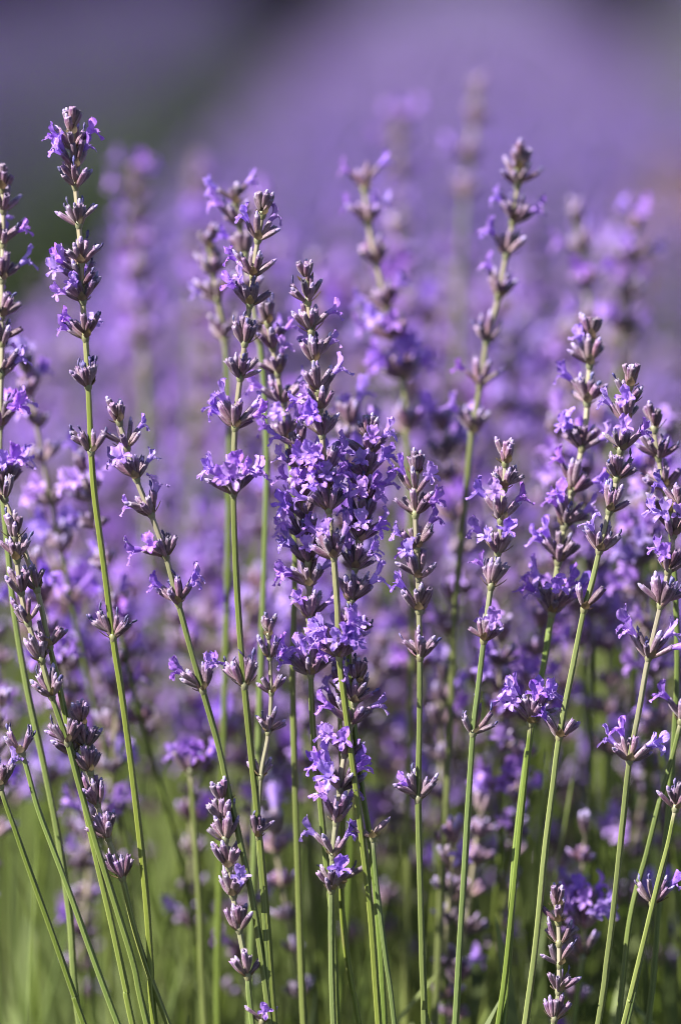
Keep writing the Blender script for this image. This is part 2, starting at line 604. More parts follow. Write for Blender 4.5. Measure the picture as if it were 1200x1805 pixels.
# ground: one big sheet with gentle relief near the camera
def ground():
    g = Geo(); rng = random.Random(3)
    xs = [-60, -30, -15, -8, -4] + [-2.4 + 0.12 * i for i in range(41)] + [4, 8, 15, 30, 60]
    ys = [-60, -20, -8, -4] + [-2 + 0.16 * i for i in range(70)] + [12, 18, 30, 60, 120]
    v = []
    for y in ys:
        for x in xs:
            near = abs(x) < 3 and -2 < y < 9.5
            v.append((x, y, rng.uniform(-0.02, 0.02) if near else 0))
    nx = len(xs)
    f = [(j * nx + i, j * nx + i + 1, (j + 1) * nx + i + 1, (j + 1) * nx + i) for j in range(len(ys) - 1) for i in range(nx - 1)]
    g.add(v, f, 0)
    tag(link('ground', g.mesh('ground', [M_SOIL])), kind='structure')
ground()

ROW_HW, ROW_CORE, TIP_Z = 0.24, 0.25, 0.50
def dome(u):
    """height share of the row at lateral position u in -1..1"""
    return math.sqrt(max(0, 1 - abs(u) ** 2.3))

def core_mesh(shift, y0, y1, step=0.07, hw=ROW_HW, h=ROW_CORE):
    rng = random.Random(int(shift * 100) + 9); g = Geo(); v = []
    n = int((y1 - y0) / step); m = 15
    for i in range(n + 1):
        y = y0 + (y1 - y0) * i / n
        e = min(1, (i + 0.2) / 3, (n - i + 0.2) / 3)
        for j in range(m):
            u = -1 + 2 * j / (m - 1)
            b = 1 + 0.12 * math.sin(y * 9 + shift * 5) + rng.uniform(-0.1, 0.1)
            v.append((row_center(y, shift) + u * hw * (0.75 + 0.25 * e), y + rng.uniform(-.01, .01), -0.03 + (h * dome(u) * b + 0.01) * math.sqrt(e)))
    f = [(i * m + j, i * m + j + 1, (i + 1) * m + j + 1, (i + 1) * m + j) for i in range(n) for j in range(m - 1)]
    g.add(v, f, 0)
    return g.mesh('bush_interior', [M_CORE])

def np_mesh(name, V, Fq, mats, midx=None):
    """mesh from numpy arrays of verts and quads"""
    me = bpy.data.meshes.new(name)
    me.vertices.add(len(V)); me.vertices.foreach_set('co', V.astype(np.float32).ravel())
    nf = len(Fq); k = Fq.shape[1]
    me.loops.add(nf * k); me.loops.foreach_set('vertex_index', Fq.astype(np.int32).ravel())
    me.polygons.add(nf)
    me.polygons.foreach_set('loop_start', np.arange(0, nf * k, k, dtype=np.int32))
    for m in mats: me.materials.append(m)
    if midx is not None: me.polygons.foreach_set('material_index', midx.astype(np.int32))
    me.update(calc_edges=True)
    return me

def leaves_mesh(rs, pos, length, width, lean, mat, name='foliage'):
    """narrow curved leaves: 3 quads each"""
    n = len(pos)
    az = rs.uniform(0, 2 * np.pi, n)
    d = np.stack([np.cos(az), np.sin(az), np.zeros(n)], 1)
    side = np.stack([-np.sin(az), np.cos(az), np.zeros(n)], 1)
    rows = []
    for k, (t, wf) in enumerate(((0, 0.5), (0.35, 1.0), (0.7, 0.85), (1.0, 0.12))):
        hor = np.sin(lean) * t + 0.25 * t * t * np.sin(lean)
        ver = np.cos(lean) * t
        c = pos + d * (length * hor)[:, None] + np.array([0, 0, 1.0]) * (length * ver)[:, None]
        rows += [c - side * (width * wf * 0.5)[:, None], c + side * (width * wf * 0.5)[:, None]]
    V = np.stack(rows, 1).reshape(-1, 3)
    q = np.array([[0, 1, 3, 2], [2, 3, 5, 4], [4, 5, 7, 6]])
    Fq = (q[None] + (np.arange(n) * 8)[:, None, None]).reshape(-1, 4)
    return np_mesh(name, V, Fq, [mat])

def spikes_mesh(rs, pos, tipz, lean, detail, pet, name='flower_spikes'):
    """many simple spikes: a thin stem and whorls of petal sized faces"""
    n = len(pos)
    nw = 6; per = detail
    az = rs.uniform(0, 2 * np.pi, n)
    dirv = np.stack([np.cos(az) * lean, np.sin(az) * lean, np.ones(n)], 1)
    dirv /= np.linalg.norm(dirv, axis=1)[:, None]
    tip = pos.copy(); tip[:, 2] = tipz
    L = rs.uniform(0.05, 0.10, n)
    Vs = []; Fs = []; Ms = []; base = 0
    q = np.array([[0, 1, 2, 3]])
    for k in range(nw):
        for j in range(per):
            t = k / nw + rs.uniform(-0.03, 0.03, n)
            c = tip - dirv * (L * t)[:, None]
            a2 = rs.uniform(0, 2 * np.pi, n); tl = rs.uniform(0.3, 1.2, n)
            o = np.stack([np.cos(a2) * np.sin(tl), np.sin(a2) * np.sin(tl), np.cos(tl)], 1)
            s = np.cross(o, rs.normal(size=(n, 3))); s /= np.linalg.norm(s, axis=1)[:, None]
            ln = rs.uniform(0.006, 0.011, n)[:, None]; wd = rs.uniform(0.0025, 0.0048, n)[:, None] * (1 + 0.5 * (6 > detail))
            v = np.stack([c, c + o * ln * 0.6 + s * wd * 0.5, c + o * ln, c + o * ln * 0.6 - s * wd * 0.5], 1)
            Vs.append(v.reshape(-1, 3)); Fs.append((q[None] + (np.arange(n) * 4)[:, None, None]).reshape(-1, 4) + base)
            dry = ((pos[:, 0] - 0.25) ** 2 + ((pos[:, 1] - 1.15) * 0.26) ** 2 < 0.088 ** 2) & (rs.uniform(size=n) < 0.8)
            Ms.append(np.where(dry, 3, np.where(rs.uniform(size=n) < 0.62, 0, 1))); base += 4 * n
    for ang in (0, np.pi / 2):
        sd_ = np.array([np.cos(ang), np.sin(ang), 0]) * 0.0011
        b = pos.copy(); 
        bb = b - dirv * 0.02
        bb[:, 2] = pos[:, 2]
        v = np.stack([bb - sd_, bb + sd_, tip + sd_ * 0.5, tip - sd_ * 0.5], 1)
        Vs.append(v.reshape(-1, 3)); Fs.append((q[None] + (np.arange(n) * 4)[:, None, None]).reshape(-1, 4) + base)
        Ms.append(np.full(n, 2)); base += 4 * n
    return np_mesh(name, np.concatenate(Vs), np.concatenate(Fs), [pet, M_DIMCAL if pet is M_DIMPET else M_FARCAL, M_FARSTEM, M_DRY], np.concatenate(Ms))

M_FARCAL = make_simple('far_calyx_mauve', (0.22, 0.165, 0.30), (0.17, 0.13, 0.20), 12, 0.8, 0.1, v=0)
M_DRY = make_simple('dry_spike_brown', (0.30, 0.20, 0.15), (0.24, 0.16, 0.13), 12, 0.8, 0.1, v=0)
M_DIMPET = make_simple('far_spike_dimmed_purple', (0.13, 0.085, 0.36), (0.10, 0.065, 0.24), 12, 0.7, 0.2, v=0)  # left row's dimness put into darker petal and calyx colours
M_DIMCAL = make_simple('far_calyx_dimmed', (0.10, 0.07, 0.17), (0.07, 0.05, 0.10), 12, 0.8, 0.1, v=0)
M_FARSTEM = make_simple('far_stem_green', (0.14, 0.20, 0.06), (0.20, 0.26, 0.09), 12, 0.7, 0.0, v=0)

def lavender_row(shift, y0, y1, label, seed, spikes_from, density, ROW_HW=0.23):
    root = bpy.data.objects.new('lavender_row', None)
    root.location = (row_center(y0, shift), y0, 0)
    COL.objects.link(root)
    tag(root, label, 'lavender row')
    inv = Matrix.Translation(-Vector(root.location))
    def put(name, me, kind=None):
        me.transform(inv)
        o = link(name, me, root)
        if kind: o['kind'] = kind
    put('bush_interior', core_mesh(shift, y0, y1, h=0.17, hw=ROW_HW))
    rs = np.random.RandomState(seed)
    # leaves, dense near, sparse far
    ya = []
    for a, b, dn in ((y0, 0.9, 6500), (0.9, 3, 1500), (3, y1, 350)):
        a = max(a, y0)
        if b > a: ya.append(rs.uniform(a, b, int((b - a) * 2 * ROW_HW * dn * (1 if b < 2 or shift else 0.5))))
    yy = np.concatenate(ya); u = rs.uniform(-1, 1, len(yy))
    hz = ROW_CORE * np.sqrt(np.maximum(0, 1 - np.abs(u) ** 2.3))
    pos = np.stack([0.02 + shift + ROW_DX * (yy + DIST) + u * ROW_HW, yy, np.maximum(0.0, hz - rs.uniform(-0.01, 0.15, len(yy)))], 1)
    keep = (yy > 1.1) | (np.sin(u * 11 + 0.6) * np.sin(yy * 14 + u * 5) + rs.normal(0, 0.3, len(yy)) > -0.1)
    pos = pos[keep]; yy = yy[keep]; u = u[keep]
    big = np.where(yy > 3, 2.0, 1.0)
    put('foliage', leaves_mesh(rs, pos, rs.uniform(0.03, 0.065, len(yy)) * big, rs.uniform(0.0025, 0.005, len(yy)) * big * 1.2, rs.uniform(0.05, 0.75, len(yy)) + 0.3 * np.abs(u), M_LEAF if shift == 0 else M_SHADELEAF), 'stuff')
    if shift == 0:
        n = 1500
        yy = rs.uniform(0.04, 0.75, n); u = rs.uniform(-0.75, 0.75, n)
        clump = np.sin(u * 17 + 1) * np.sin(yy * 19 + u * 6) + rs.normal(0, 0.25, n) > -0.15
        yy = np.where(clump, yy, yy + 0.9); 
        pos = np.stack([row_center(0) + ROW_DX * yy + u * ROW_HW, yy, rs.uniform(0.08, 0.22, n)], 1)
        put('leafy_shoots', leaves_mesh(rs, pos, rs.uniform(0.08, 0.17, n), rs.uniform(0.0016, 0.0042, n), np.abs(rs.normal(0, 0.24, n)), M_LEAF), 'stuff')
    for (a, b, dn, det) in ((spikes_from, 2.2, density, 8), (2.2, 5, density * 0.8, 4), (5, y1, density * 0.6, 3)):
        if b <= a: continue
        n = int((b - a) * 2 * ROW_HW * dn)
        yy = rs.uniform(a, b, n); u = rs.uniform(-0.88, 0.88, n)
        hz = np.sqrt(np.maximum(0.0, 1 - np.abs(u) ** (4.0 if shift == 0 else 2.3)))
        px = 0.02 + shift + ROW_DX * (yy + DIST) + u * (ROW_HW + 0.03)
        bump = 1 + 0.05 * np.sin(yy * 8.3 + shift * 5)
        tipz = (0.14 + (TIP_Z - 0.14) * hz) * bump * rs.uniform(0.80, 1.05, n)
        pos = np.stack([px, yy, np.maximum(0.02, ROW_CORE * hz - 0.05)], 1)
        put('flower_spikes', spikes_mesh(rs, pos, tipz, 0.12 + 0.25 * np.abs(u), det, M_DIMPET if shift < 0 else M_FARPET), 'stuff')
    return root

lavender_row(0.0, -0.28, 11.5, 'central row of purple lavender running straight back behind the sharp stalks', 11, 0.75, 2800, 0.29)
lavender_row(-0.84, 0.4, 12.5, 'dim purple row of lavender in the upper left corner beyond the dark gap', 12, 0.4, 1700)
lavender_row(0.86, 0.2, 12.5, 'row of lavender showing only a blurred edge at the upper right', 13, 0.2, 1500)

def hedge():
    root = bpy.data.objects.new('dark_hedge', None)
    root.location = (0, 17, 0); COL.objects.link(root)
    tag(root, 'nearly black evergreen hedge closing off the field at the very top of the picture', 'hedge')
    rs = np.random.RandomState(5)
    g = Geo(); rng = random.Random(4)
    m = 60; k = 10; v = []
    for i in range(m + 1):
        for j in range(k):
            z = 3.6 * j / (k - 1)
            v.append((-14 + 28 * i / m, 0.5 * math.sin(z) + rng.uniform(-0.35, 0.35) + (0.8 if j == k - 1 else 0), z + rng.uniform(-0.1, 0.1)))
    f = [(i * k + j, (i + 1) * k + j, (i + 1) * k + j + 1, i * k + j + 1) for i in range(m) for j in range(k - 1)]
    g.add(v, f, 0)
    link('inner_branches', g.mesh('inner_branches', [M_HEDGE]), root)
    n = 24000
    pos = np.stack([rs.uniform(-14, 14, n), rs.uniform(-1.0, 0.5, n), rs.uniform(0, 3.6, n)], 1)
    me = leaves_mesh(rs, pos, rs.uniform(0.10, 0.22, n), rs.uniform(0.05, 0.10, n), rs.uniform(0.2, 1.6, n), M_HEDGE)
    link('foliage', me, root)['kind'] = 'stuff'
    g2 = Geo()
    for i in range(15):
        x = -13 + i * 1.85
        vv = []
        for z, r_ in ((0, 0.12), (1.5, 0.09), (3.2, 0.04)):
            for j in range(7):
                vv.append((x + r_ * math.cos(j * 0.9), 0.45 + r_ * math.sin(j * 0.9), z))
        g2.add(vv, rings(3, 7), 0)
    link('trunk', g2.mesh('trunk', [M_WOOD]), root)['kind'] = 'stuff'
hedge()

# ------------------------------------------------------------------ sharp stalks, hand placed
exec_stalks = [
 dict(label='tallest sharp stalk at the left, tip clear against the dark gap, whorls widely spaced',
      tip=(125, 196), path=[(129, 250), (134, 330), (142, 430), (147, 540), (153, 620), (158, 720), (165, 850), (182, 985), (200, 1125), (216, 1230), (238, 1400), (256, 1560), (266, 1700), (274, 1815)],
      whorls=[(238, 8, '', 0.0, 't'), (264, 6, 'LR', 0.1), (298, 7, 'LlR', 0.1), (330, 9, '', 0.2), (397, 8, '', 0.55), (466, 10, '', 0.5), (500, 6, 'LlL', 0.2), (532, 12, 'LlB', 0.3), (597, 11, 'LLB', 0.3), (682, 9, '', 0.75), (798, 6, '', 0.6, 's'), (1125, 7, '', 1.0, 's')]),
 dict(label='sharp stalk with bent dark stem leaning right, just right of the tallest left stalk',
      tip=(200, 704), path=[(214, 755), (243, 850), (268, 910), (293, 982), (316, 1068), (338, 1150), (360, 1225), (384, 1310), (402, 1390), (425, 1490), (446, 1590), (462, 1690), (478, 1815)],
      whorls=[(745, 9, '', 0.1, 't'), (790, 6, 'R', 0.3), (845, 9, 'LlR', 0.2), (908, 8, 'LR', 0.2), (982, 9, 'lL', 0.2), (1065, 9, 'LRR', 0.2), (1218, 9, 'LLRR', 0.3, 's')]),
 dict(label='sharp stalk left of centre with dark crown tip and wide ruffled blue whorl',
      tip=(461, 342), path=[(462, 380), (452, 440), (440, 540), (427, 640), (415, 750), (412, 870), (416, 1000), (424, 1130), (432, 1220), (445, 1350), (458, 1480), (472, 1640), (485, 1815)],
      whorls=[(380, 10, '', 0.1, 't'), (424, 6, 'LR', 0.2), (488, 8, 'L', 0.1), (538, 9, 'lL', 0.1), (606, 10, '', 0.2), (667, 10, '', 0.2), (755, 12, 'LLLRRB', 0.1, 'b'), (872, 15, 'LLlFrRRBF', 0.3, 'b'), (1210, 8, '', 0.4, 'sb')]),
 dict(label='beige topped central stalk running through the densest flower cluster to thick paired stems',
      tip=(538, 472), path=[(543, 535), (549, 590), (558, 660), (567, 760), (575, 860), (586, 960), (594, 1060), (598, 1160), (608, 1240), (622, 1350), (637, 1470), (652, 1600), (661, 1720), (668, 1815)],
      whorls=[(500, 7, '', 0.0, 't'), (533, 9, '', 0.1), (586, 9, 'R', 0.1), (638, 9, 'RB', 0.2), (692, 9, 'R', 0.2), (722, 7, 'Ll', 0.1), (768, 12, 'LlF', 0.3), (835, 14, 'lFrLB', 0.3, 'b'), (866, 7, 'Flr', 0.1), (900, 13, 'lFrLR', 0.2), (984, 13, 'LlR', 0.4, 'b'), (1160, 22, 'LlLFlrFrRRBlrRLr', 0.1, 'bd')]),
 dict(label='sharp spike with pinkish upright tips, tangled on the right of the central stalk',
      tip=(650, 738), d=0.006, path=[(650, 785), (645, 850), (638, 920), (626, 1000), (616, 1090), (616, 1180), (624, 1280), (638, 1390), (655, 1500), (668, 1640), (678, 1815)],
      whorls=[(772, 9, '', 0.0, 't'), (804, 8, 'LrF', 0.1), (842, 11, 'rFlR', 0.1), (882, 10, 'Rrl', 0.2), (920, 10, 'rF', 0.1), (955, 12, 'RlrF', 0.2), (1003, 12, 'rRl', 0.2), (1062, 12, 'R', 0.1, 'b'), (1120, 8, '', 0.1)]),
 dict(label='sharp spike hugging the central stalk\'s left side, ending in a wide open violet whorl',
      tip=(524, 752), d=0.008, path=[(528, 810), (534, 880), (540, 950), (545, 1030), (546, 1110), (548, 1190), (552, 1290), (562, 1390), (572, 1490), (584, 1600), (590, 1700), (594, 1815)],
      whorls=[(796, 8, 'L', 0.0, 't'), (838, 8, 'LF', 0.1), (880, 9, 'lLF', 0.1), (915, 8, 'Ll', 0.1), (952, 10, 'LlL', 0.1), (994, 8, 'LlF', 0.1), (1034, 10, 'LlRL', 0.1), (1092, 8, 'lR', 0.1), (1190, 13, 'LlLRrBL', 0.1, 'b')]),
 dict(label='low sharp spike below the central cluster, violet flowers threaded between thick green stems',
      tip=(634, 1168), d=0.004, path=[(628, 1210), (618, 1280), (604, 1350), (596, 1420), (588, 1490), (584, 1565), (584, 1660), (588, 1815)],
      whorls=[(1205, 7, '', 0.1, 't'), (1240, 8, 'l', 0.1), (1275, 9, 'LR', 0.1), (1330, 9, 'LlF', 0.1), (1392, 13, 'LLlRrLl', 0.1, 'b'), (1450, 9, 'lR', 0.2), (1510, 5, 'rL', 0.1), (1570, 8, 'r', 0.2)]),
 dict(label='slender straight stalk right of the central cluster with neatly separated whorls',
      tip=(732, 795), path=[(732, 850), (732, 910), (736, 1000), (738, 1075), (740, 1160), (739, 1280), (737, 1410), (740, 1550), (744, 1690), (748, 1815)],
      whorls=[(838, 7, '', 0.1, 't'), (868, 5, 'Lr', 0.1), (908, 7, 'r', 0.1), (968, 7, 'LR', 0.1), (1020, 7, 'lL', 0.1), (1077, 9, 'L', 0.1), (1160, 9, '', 0.3), (1410, 8, 'L', 0.5, 's')]),
 dict(label='slender stalk with pointed tip and a deep blue flower on its lowest full whorl',
      tip=(892, 770), path=[(890, 820), (887, 870), (882, 920), (877, 975), (865, 1035), (852, 1130), (842, 1220), (833, 1295), (826, 1400), (819, 1520), (810, 1660), (802, 1815)],
      whorls=[(818, 9, '', 0.1, 't'), (862, 8, '', 0.1), (918, 7, 'LlR', 0.2), (975, 9, 'lFL', 0.1), (1035, 8, 'L', 0.2), (1130, 8, 'FB', 0.1), (1293, 5, '', 0.6, 's')]),
 dict(label='sharp stalk near the right edge, closely set whorls above a long bare green stem',
      tip=(1114, 640), path=[(1108, 690), (1100, 750), (1092, 800), (1085, 850), (1070, 915), (1056, 970), (1042, 1030), (1028, 1078), (1008, 1180), (985, 1300), (972, 1400), (958, 1520), (944, 1660), (924, 1815)],
      whorls=[(682, 8, '', 0.1, 't'), (714, 6, '', 0.3), (742, 7, 'LF', 0.2), (795, 7, 'FR', 0.1), (845, 10, '', 0.1), (902, 10, 'B', 0.2), (972, 9, 'L', 0.5), (1075, 3, '', 0.1, 's'), (1300, 7, 'L', 0.3, 's')]),
 dict(label='stalk cut by the right edge, crowded pink violet whorls above a blue cup shaped whorl',
      tip=(1200, 860), path=[(1188, 930), (1178, 1000), (1164, 1065), (1142, 1160), (1126, 1250), (1108, 1345), (1098, 1440), (1084, 1570), (1070, 1690), (1052, 1815)],
      whorls=[(900, 8, 'L', 0.1, 't'), (944, 10, 'lLFR', 0.1), (1008, 12, 'LlRr', 0.1), (1068, 13, '', 0.2, 'b'), (1160, 11, 'LLRR', 0.2, 'b'), (1342, 10, 'LLRR', 0.2)]),
 dict(label='mauve budded stalk at the right edge standing above the crowded pink violet one',
      tip=(1148, 716), d=0.02, path=[(1153, 765), (1162, 820), (1172, 875), (1182, 940), (1190, 1050), (1192, 1200), (1180, 1400), (1160, 1600), (1140, 1815)],
      whorls=[(758, 9, '', 0.1, 't'), (808, 9, '', 0.1), (862, 10, 'R', 0.1), (905, 9, 'R', 0.1)]),
 dict(label='thick soft edged spike leaning right, dense violet whorls and a broad ruffled skirt',
      tip=(1040, 556), d=0.03, size=1.08, path=[(1040, 610), (1036, 680), (1030, 760), (1012, 850), (996, 920), (982, 1000), (972, 1080), (958, 1170), (938, 1275), (922, 1380), (908, 1500), (898, 1650), (886, 1815)],
      d_low=0.005, whorls=[(600, 10, '', 0.0, 't'), (645, 8, 'L', 0.1), (712, 11, 'L', 0.1), (792, 13, 'LlrB', 0.1), (868, 11, 'LR', 0.1), (930, 11, 'LlR', 0.1), (992, 10, 'LL', 0.1), (1082, 15, 'LLlFrRRB', 0.2, 'b')]),
 dict(label='short stalk with one bright pink violet crown beside the long bare green stem',
      tip=(940, 1215), d=0.003, path=[(934, 1280), (926, 1360), (914, 1480), (902, 1600), (890, 1720), (876, 1815)],
      whorls=[(1276, 17, 'LLlLrRRFB', 0.1, 'bd')]),
 dict(label='small narrow dark budded spike at the bottom right between the bare stems',
      tip=(978, 1556), path=[(983, 1620), (985, 1680), (984, 1745), (976, 1800), (968, 1860)],
      whorls=[(1600, 6, '', 0.0, 't'), (1626, 4, '', 0.1), (1664, 4, '', 0.1, 's'), (1702, 4, '', 0.1, 's'), (1748, 6, '', 0.1), (1798, 7, '', 0.1)], hub_pull=0.2, size=0.95),
 dict(label='mauve budded spike without open flowers, low at the left across two green stems',
      tip=(146, 1244), path=[(146, 1280), (155, 1340), (170, 1410), (190, 1475), (216, 1548), (238, 1640), (268, 1730), (300, 1815)],
      whorls=[(1280, 9, '', 0.0, 't'), (1318, 9, '', 0.0, 'e'), (1362, 8, '', 0.1, 'e'), (1418, 9, '', 0.0, 'e'), (1478, 13, '', 0.0, 'e'), (1548, 10, '', 0.0, 'e')]),
 dict(label='mauve budded upright spike without open flowers, low between left stems and centre',
      tip=(390, 1380), path=[(392, 1430), (398, 1490), (408, 1560), (420, 1630), (436, 1715), (446, 1815)],
      whorls=[(1420, 8, '', 0.0, 't'), (1450, 7, '', 0.0, 'e'), (1482, 8, '', 0.0, 'e'), (1530, 8, '', 0.0, 'e'), (1580, 9, 'r', 0.0, 'e'), (1640, 10, '', 0.0, 'e'), (1722, 9, '', 0.0, 'e')]),
 dict(label='long sharp stem crossing the lower left corner, its beige upper part entering from the left',
      tip=(-30, 790), path=[(5, 870), (40, 960), (66, 1040), (86, 1130), (106, 1215), (128, 1320), (150, 1420), (172, 1520), (200, 1640), (222, 1740), (236, 1815)],
      whorls=[(880, 6, 'L', 0.2), (1040, 5, '', 0.0), (1140, 6, '', 0.0), (1330, 5, '', 0.1, 's')]),
 dict(label='thin mauve spike with sparse whorls beside the long stem crossing the lower left',
      tip=(24, 925), d=-0.004, path=[(30, 985), (38, 1045), (50, 1098), (74, 1165), (92, 1228), (120, 1310), (142, 1390), (168, 1480), (206, 1600), (236, 1700), (262, 1815)],
      whorls=[(950, 7, '', 0.1, 't'), (988, 7, '', 0.3), (1045, 7, '', 0.2), (1098, 7, '', 0.1), (1165, 7, '', 0.2), (1228, 7, '', 0.1), (1310, 6, '', 0.1, 's')]),
 dict(label='green stem with one small whorl of grey calyces, second lowest at the left edge',
      tip=(10, 1270), path=[(40, 1330), (66, 1420), (92, 1490), (122, 1570), (162, 1680), (212, 1815)],
      whorls=[(1328, 8, '', 0.6, 's')]),
 dict(label='green stem arching to the left edge with a single budded whorl, lowest there',
      tip=(0, 1340), path=[(2, 1388), (30, 1470), (62, 1560), (98, 1660), (130, 1750), (152, 1815)],
      whorls=[(1386, 7, 'R', 0.2)]),
 dict(label='slightly soft tall spike cut by the left edge, high above the other left stalks',
      tip=(4, 292), d=0.02, path=[(6, 360), (6, 440), (4, 520), (4, 620), (2, 720), (2, 830), (14, 960), (26, 1080), (48, 1210), (76, 1340), (104, 1480), (124, 1620), (142, 1815)],
      whorls=[(335, 8, '', 0.0, 't'), (372, 8, '', 0.1), (432, 9, 'RB', 0.1), (495, 9, 'R', 0.1), (560, 9, 'B', 0.2), (606, 8, '', 0.1), (662, 9, 'RR', 0.1), (752, 11, 'RrB', 0.1, 'b'), (862, 14, 'RrRFl', 0.1, 'b')]),
 dict(label='thin stalk with small blue grey whorls beside the long straight stem left of centre',
      tip=(472, 1090), size=0.8, path=[(474, 1130), (476, 1170), (478, 1230), (472, 1300), (460, 1370), (455, 1470), (462, 1560), (470, 1680), (478, 1815)],
      whorls=[(1122, 8, '', 0.2, 't'), (1160, 6, '', 0.2), (1222, 5, '', 0.2, 's'), (1292, 7, '', 0.1), (1370, 4, '', 0.2, 's'), (1476, 7, '', 0.2)]),
 dict(label='thin dark stem with upright grey buds right of the thick paired stems',
      tip=(622, 1230), path=[(634, 1300), (646, 1380), (656, 1470), (664, 1560), (680, 1690), (696, 1815)],
      whorls=[(1478, 4, '', 0.4, 's')], size=0.9),
 dict(label='green stem leaning in from the right edge to a hooked blue flower',
      tip=(1180, 1480), d=0.008, path=[(1168, 1530), (1150, 1590), (1134, 1660), (1118, 1740), (1102, 1815)],
      whorls=[(1592, 6, 'R', 0.7, 's')]),
 dict(label='stem leaning in from the right edge with pale dry calyces above the hooked flower',
      tip=(1215, 1340), d=0.0, path=[(1190, 1425), (1176, 1490), (1158, 1560), (1136, 1650), (1110, 1760), (1096, 1815)],
      whorls=[(1426, 8, '', 0.3)], hub_pull=0.3),
 dict(label='violet and grey whorl touching the right edge on a leaning stem, highest such',
      tip=(1225, 1190), d=0.012, path=[(1200, 1270), (1185, 1330), (1160, 1420), (1140, 1500), (1110, 1620), (1086, 1815)],
      whorls=[(1272, 8, 'L', 0.4)], hub_pull=0.3),
 dict(label='tiny pale bud at the bottom edge under the low upright mauve spike',
      tip=(462, 1768), size=0.85, path=[(462, 1800), (460, 1830), (458, 1870)],
      whorls=[(1803, 4, 'F', 0.0, 's')], hub_pull=0.1),
 dict(label='dark green stem topped with small violet whorls behind the thick paired stems',
      tip=(596, 1180), d=0.012, path=[(600, 1300), (604, 1430), (602, 1560), (606, 1640), (620, 1740), (634, 1815)],
      whorls=[(1215, 7, '', 0.1, 't'), (1258, 7, 'L', 0.1), (1560, 4, '', 0.3, 's')]),
 # ---- softly blurred ones
 dict(label='softly blurred tall stalk leaning right, highest readable spike in the right half',
      tip=(914, 262), d=0.06, size=1.05, path=[(912, 320), (904, 390), (886, 480), (874, 540), (858, 600), (846, 680), (832, 760), (820, 880), (808, 1000), (798, 1150), (790, 1350), (776, 1600), (766, 1815)],
      whorls=[(300, 8, '', 0.0, 't'), (328, 8, '', 0.2), (392, 9, 'LR', 0.2), (452, 7, 'LL', 0.2), (524, 8, 'L', 0.1), (604, 7, '', 0.3), (682, 8, 'L', 0.2), (765, 10, 'LB', 0.2)]),
 dict(label='blurred spike right of centre with a big round violet cluster at mid height',
      tip=(640, 300), d=0.09, size=1.05, path=[(646, 370), (656, 430), (672, 500), (692, 580), (710, 670), (718, 780), (722, 900), (726, 1100), (722, 1300), (718, 1500), (714, 1815)],
      whorls=[(335, 8, 'LR', 0.0, 't'), (395, 9, 'LRF', 0.1), (465, 9, '', 0.1), (545, 12, 'LRr', 0.1), (600, 12, 'LlF', 0.1, 'b'), (668, 15, 'LLlFrRRB', 0.2, 'b'), (765, 9, 'R', 0.2)]),
 dict(label='small greenish blurred bud spike left of the dark crown tip',
      tip=(370, 398), d=0.07, path=[(372, 450), (382, 520), (396, 600), (404, 760), (402, 1000), (394, 1300), (384, 1815)],
      whorls=[(440, 9, '', 0.0, 't'), (484, 8, '', 0.1), (530, 7, 'L', 0.1), (600, 8, '', 0.1)]),
 dict(label='blurred spike with pale blue tip peeking out behind the dark crown tip',
      tip=(412, 322), d=0.05, path=[(418, 370), (430, 440), (446, 540), (462, 640), (470, 800), (466, 1000), (456, 1300), (440, 1815)],
      whorls=[(360, 8, 'LR', 0.1, 't'), (398, 8, 'L', 0.1), (452, 8, 'L', 0.1), (520, 8, '', 0.1), (600, 8, 'R', 0.1)]),
 dict(label='slightly soft spike squeezed between the dark crowned stalk and the beige topped one',
      tip=(466, 540), d=0.025, path=[(478, 600), (488, 650), (500, 720), (508, 790), (516, 860), (520, 1000), (516, 1200), (524, 1500), (536, 1815)],
      whorls=[(572, 7, '', 0.5, 't'), (614, 7, 'R', 0.3), (660, 7, 'r', 0.1), (712, 8, 'LR', 0.1), (776, 9, 'LlR', 0.1)]),
 dict(label='blurred violet flower head low at the right beside the narrow dark budded spike',
      tip=(1026, 1560), d=0.045, path=[(1030, 1630), (1024, 1700), (1016, 1760), (1008, 1830)],
      whorls=[(1610, 10, 'LFR', 0.1, 't'), (1636, 14, 'LLlFrRBFl', 0.1, 'b'), (1690, 6, 'L', 0.1)], hub_pull=0.2),
 dict(label='blurred grey tipped spike, left one of two soft spikes near the right edge',
      tip=(1015, 356), d=0.16, path=[(1022, 420), (1032, 500), (1036, 600), (1030, 800), (1020, 1100), (1010, 1815)],
      whorls=[(395, 8, '', 0.0, 't'), (450, 9, 'LR', 0.1), (510, 10, 'RF', 0.1), (580, 11, 'LLR', 0.1)]),
 dict(label='blurred spike with rounded violet top, right one of two soft spikes near right edge',
      tip=(1120, 368), d=0.17, path=[(1116, 430), (1110, 500), (1096, 600), (1080, 760), (1066, 1100), (1040, 1815)],
      whorls=[(412, 10, 'LRFB', 0.0, 't'), (462, 10, 'RFl', 0.1), (530, 10, '', 0.1), (590, 11, 'LR', 0.1)]),
 dict(label='very blurred brownish column standing highest in the right half of the purple',
      tip=(842, 130), d=0.26, path=[(838, 200), (826, 290), (816, 400), (806, 600), (800, 1000), (790, 1815)],
      whorls=[(172, 10, '', 0.0, 't'), (222, 8, '', 0.1), (290, 10, 'L', 0.1), (350, 8, '', 0.1)]),
 dict(label='very blurred lilac spike rising left of the highest brownish column',
      tip=(700, 186), d=0.32, path=[(702, 260), (704, 360), (706, 500), (708, 800), (700, 1815)],
      whorls=[(228, 12, 'LRFB', 0.0, 't'), (268, 11, 'LR', 0.1), (315, 11, 'R', 0.1), (365, 11, 'LF', 0.1), (420, 11, 'LR', 0.1), (480, 11, 'LR', 0.1)]),
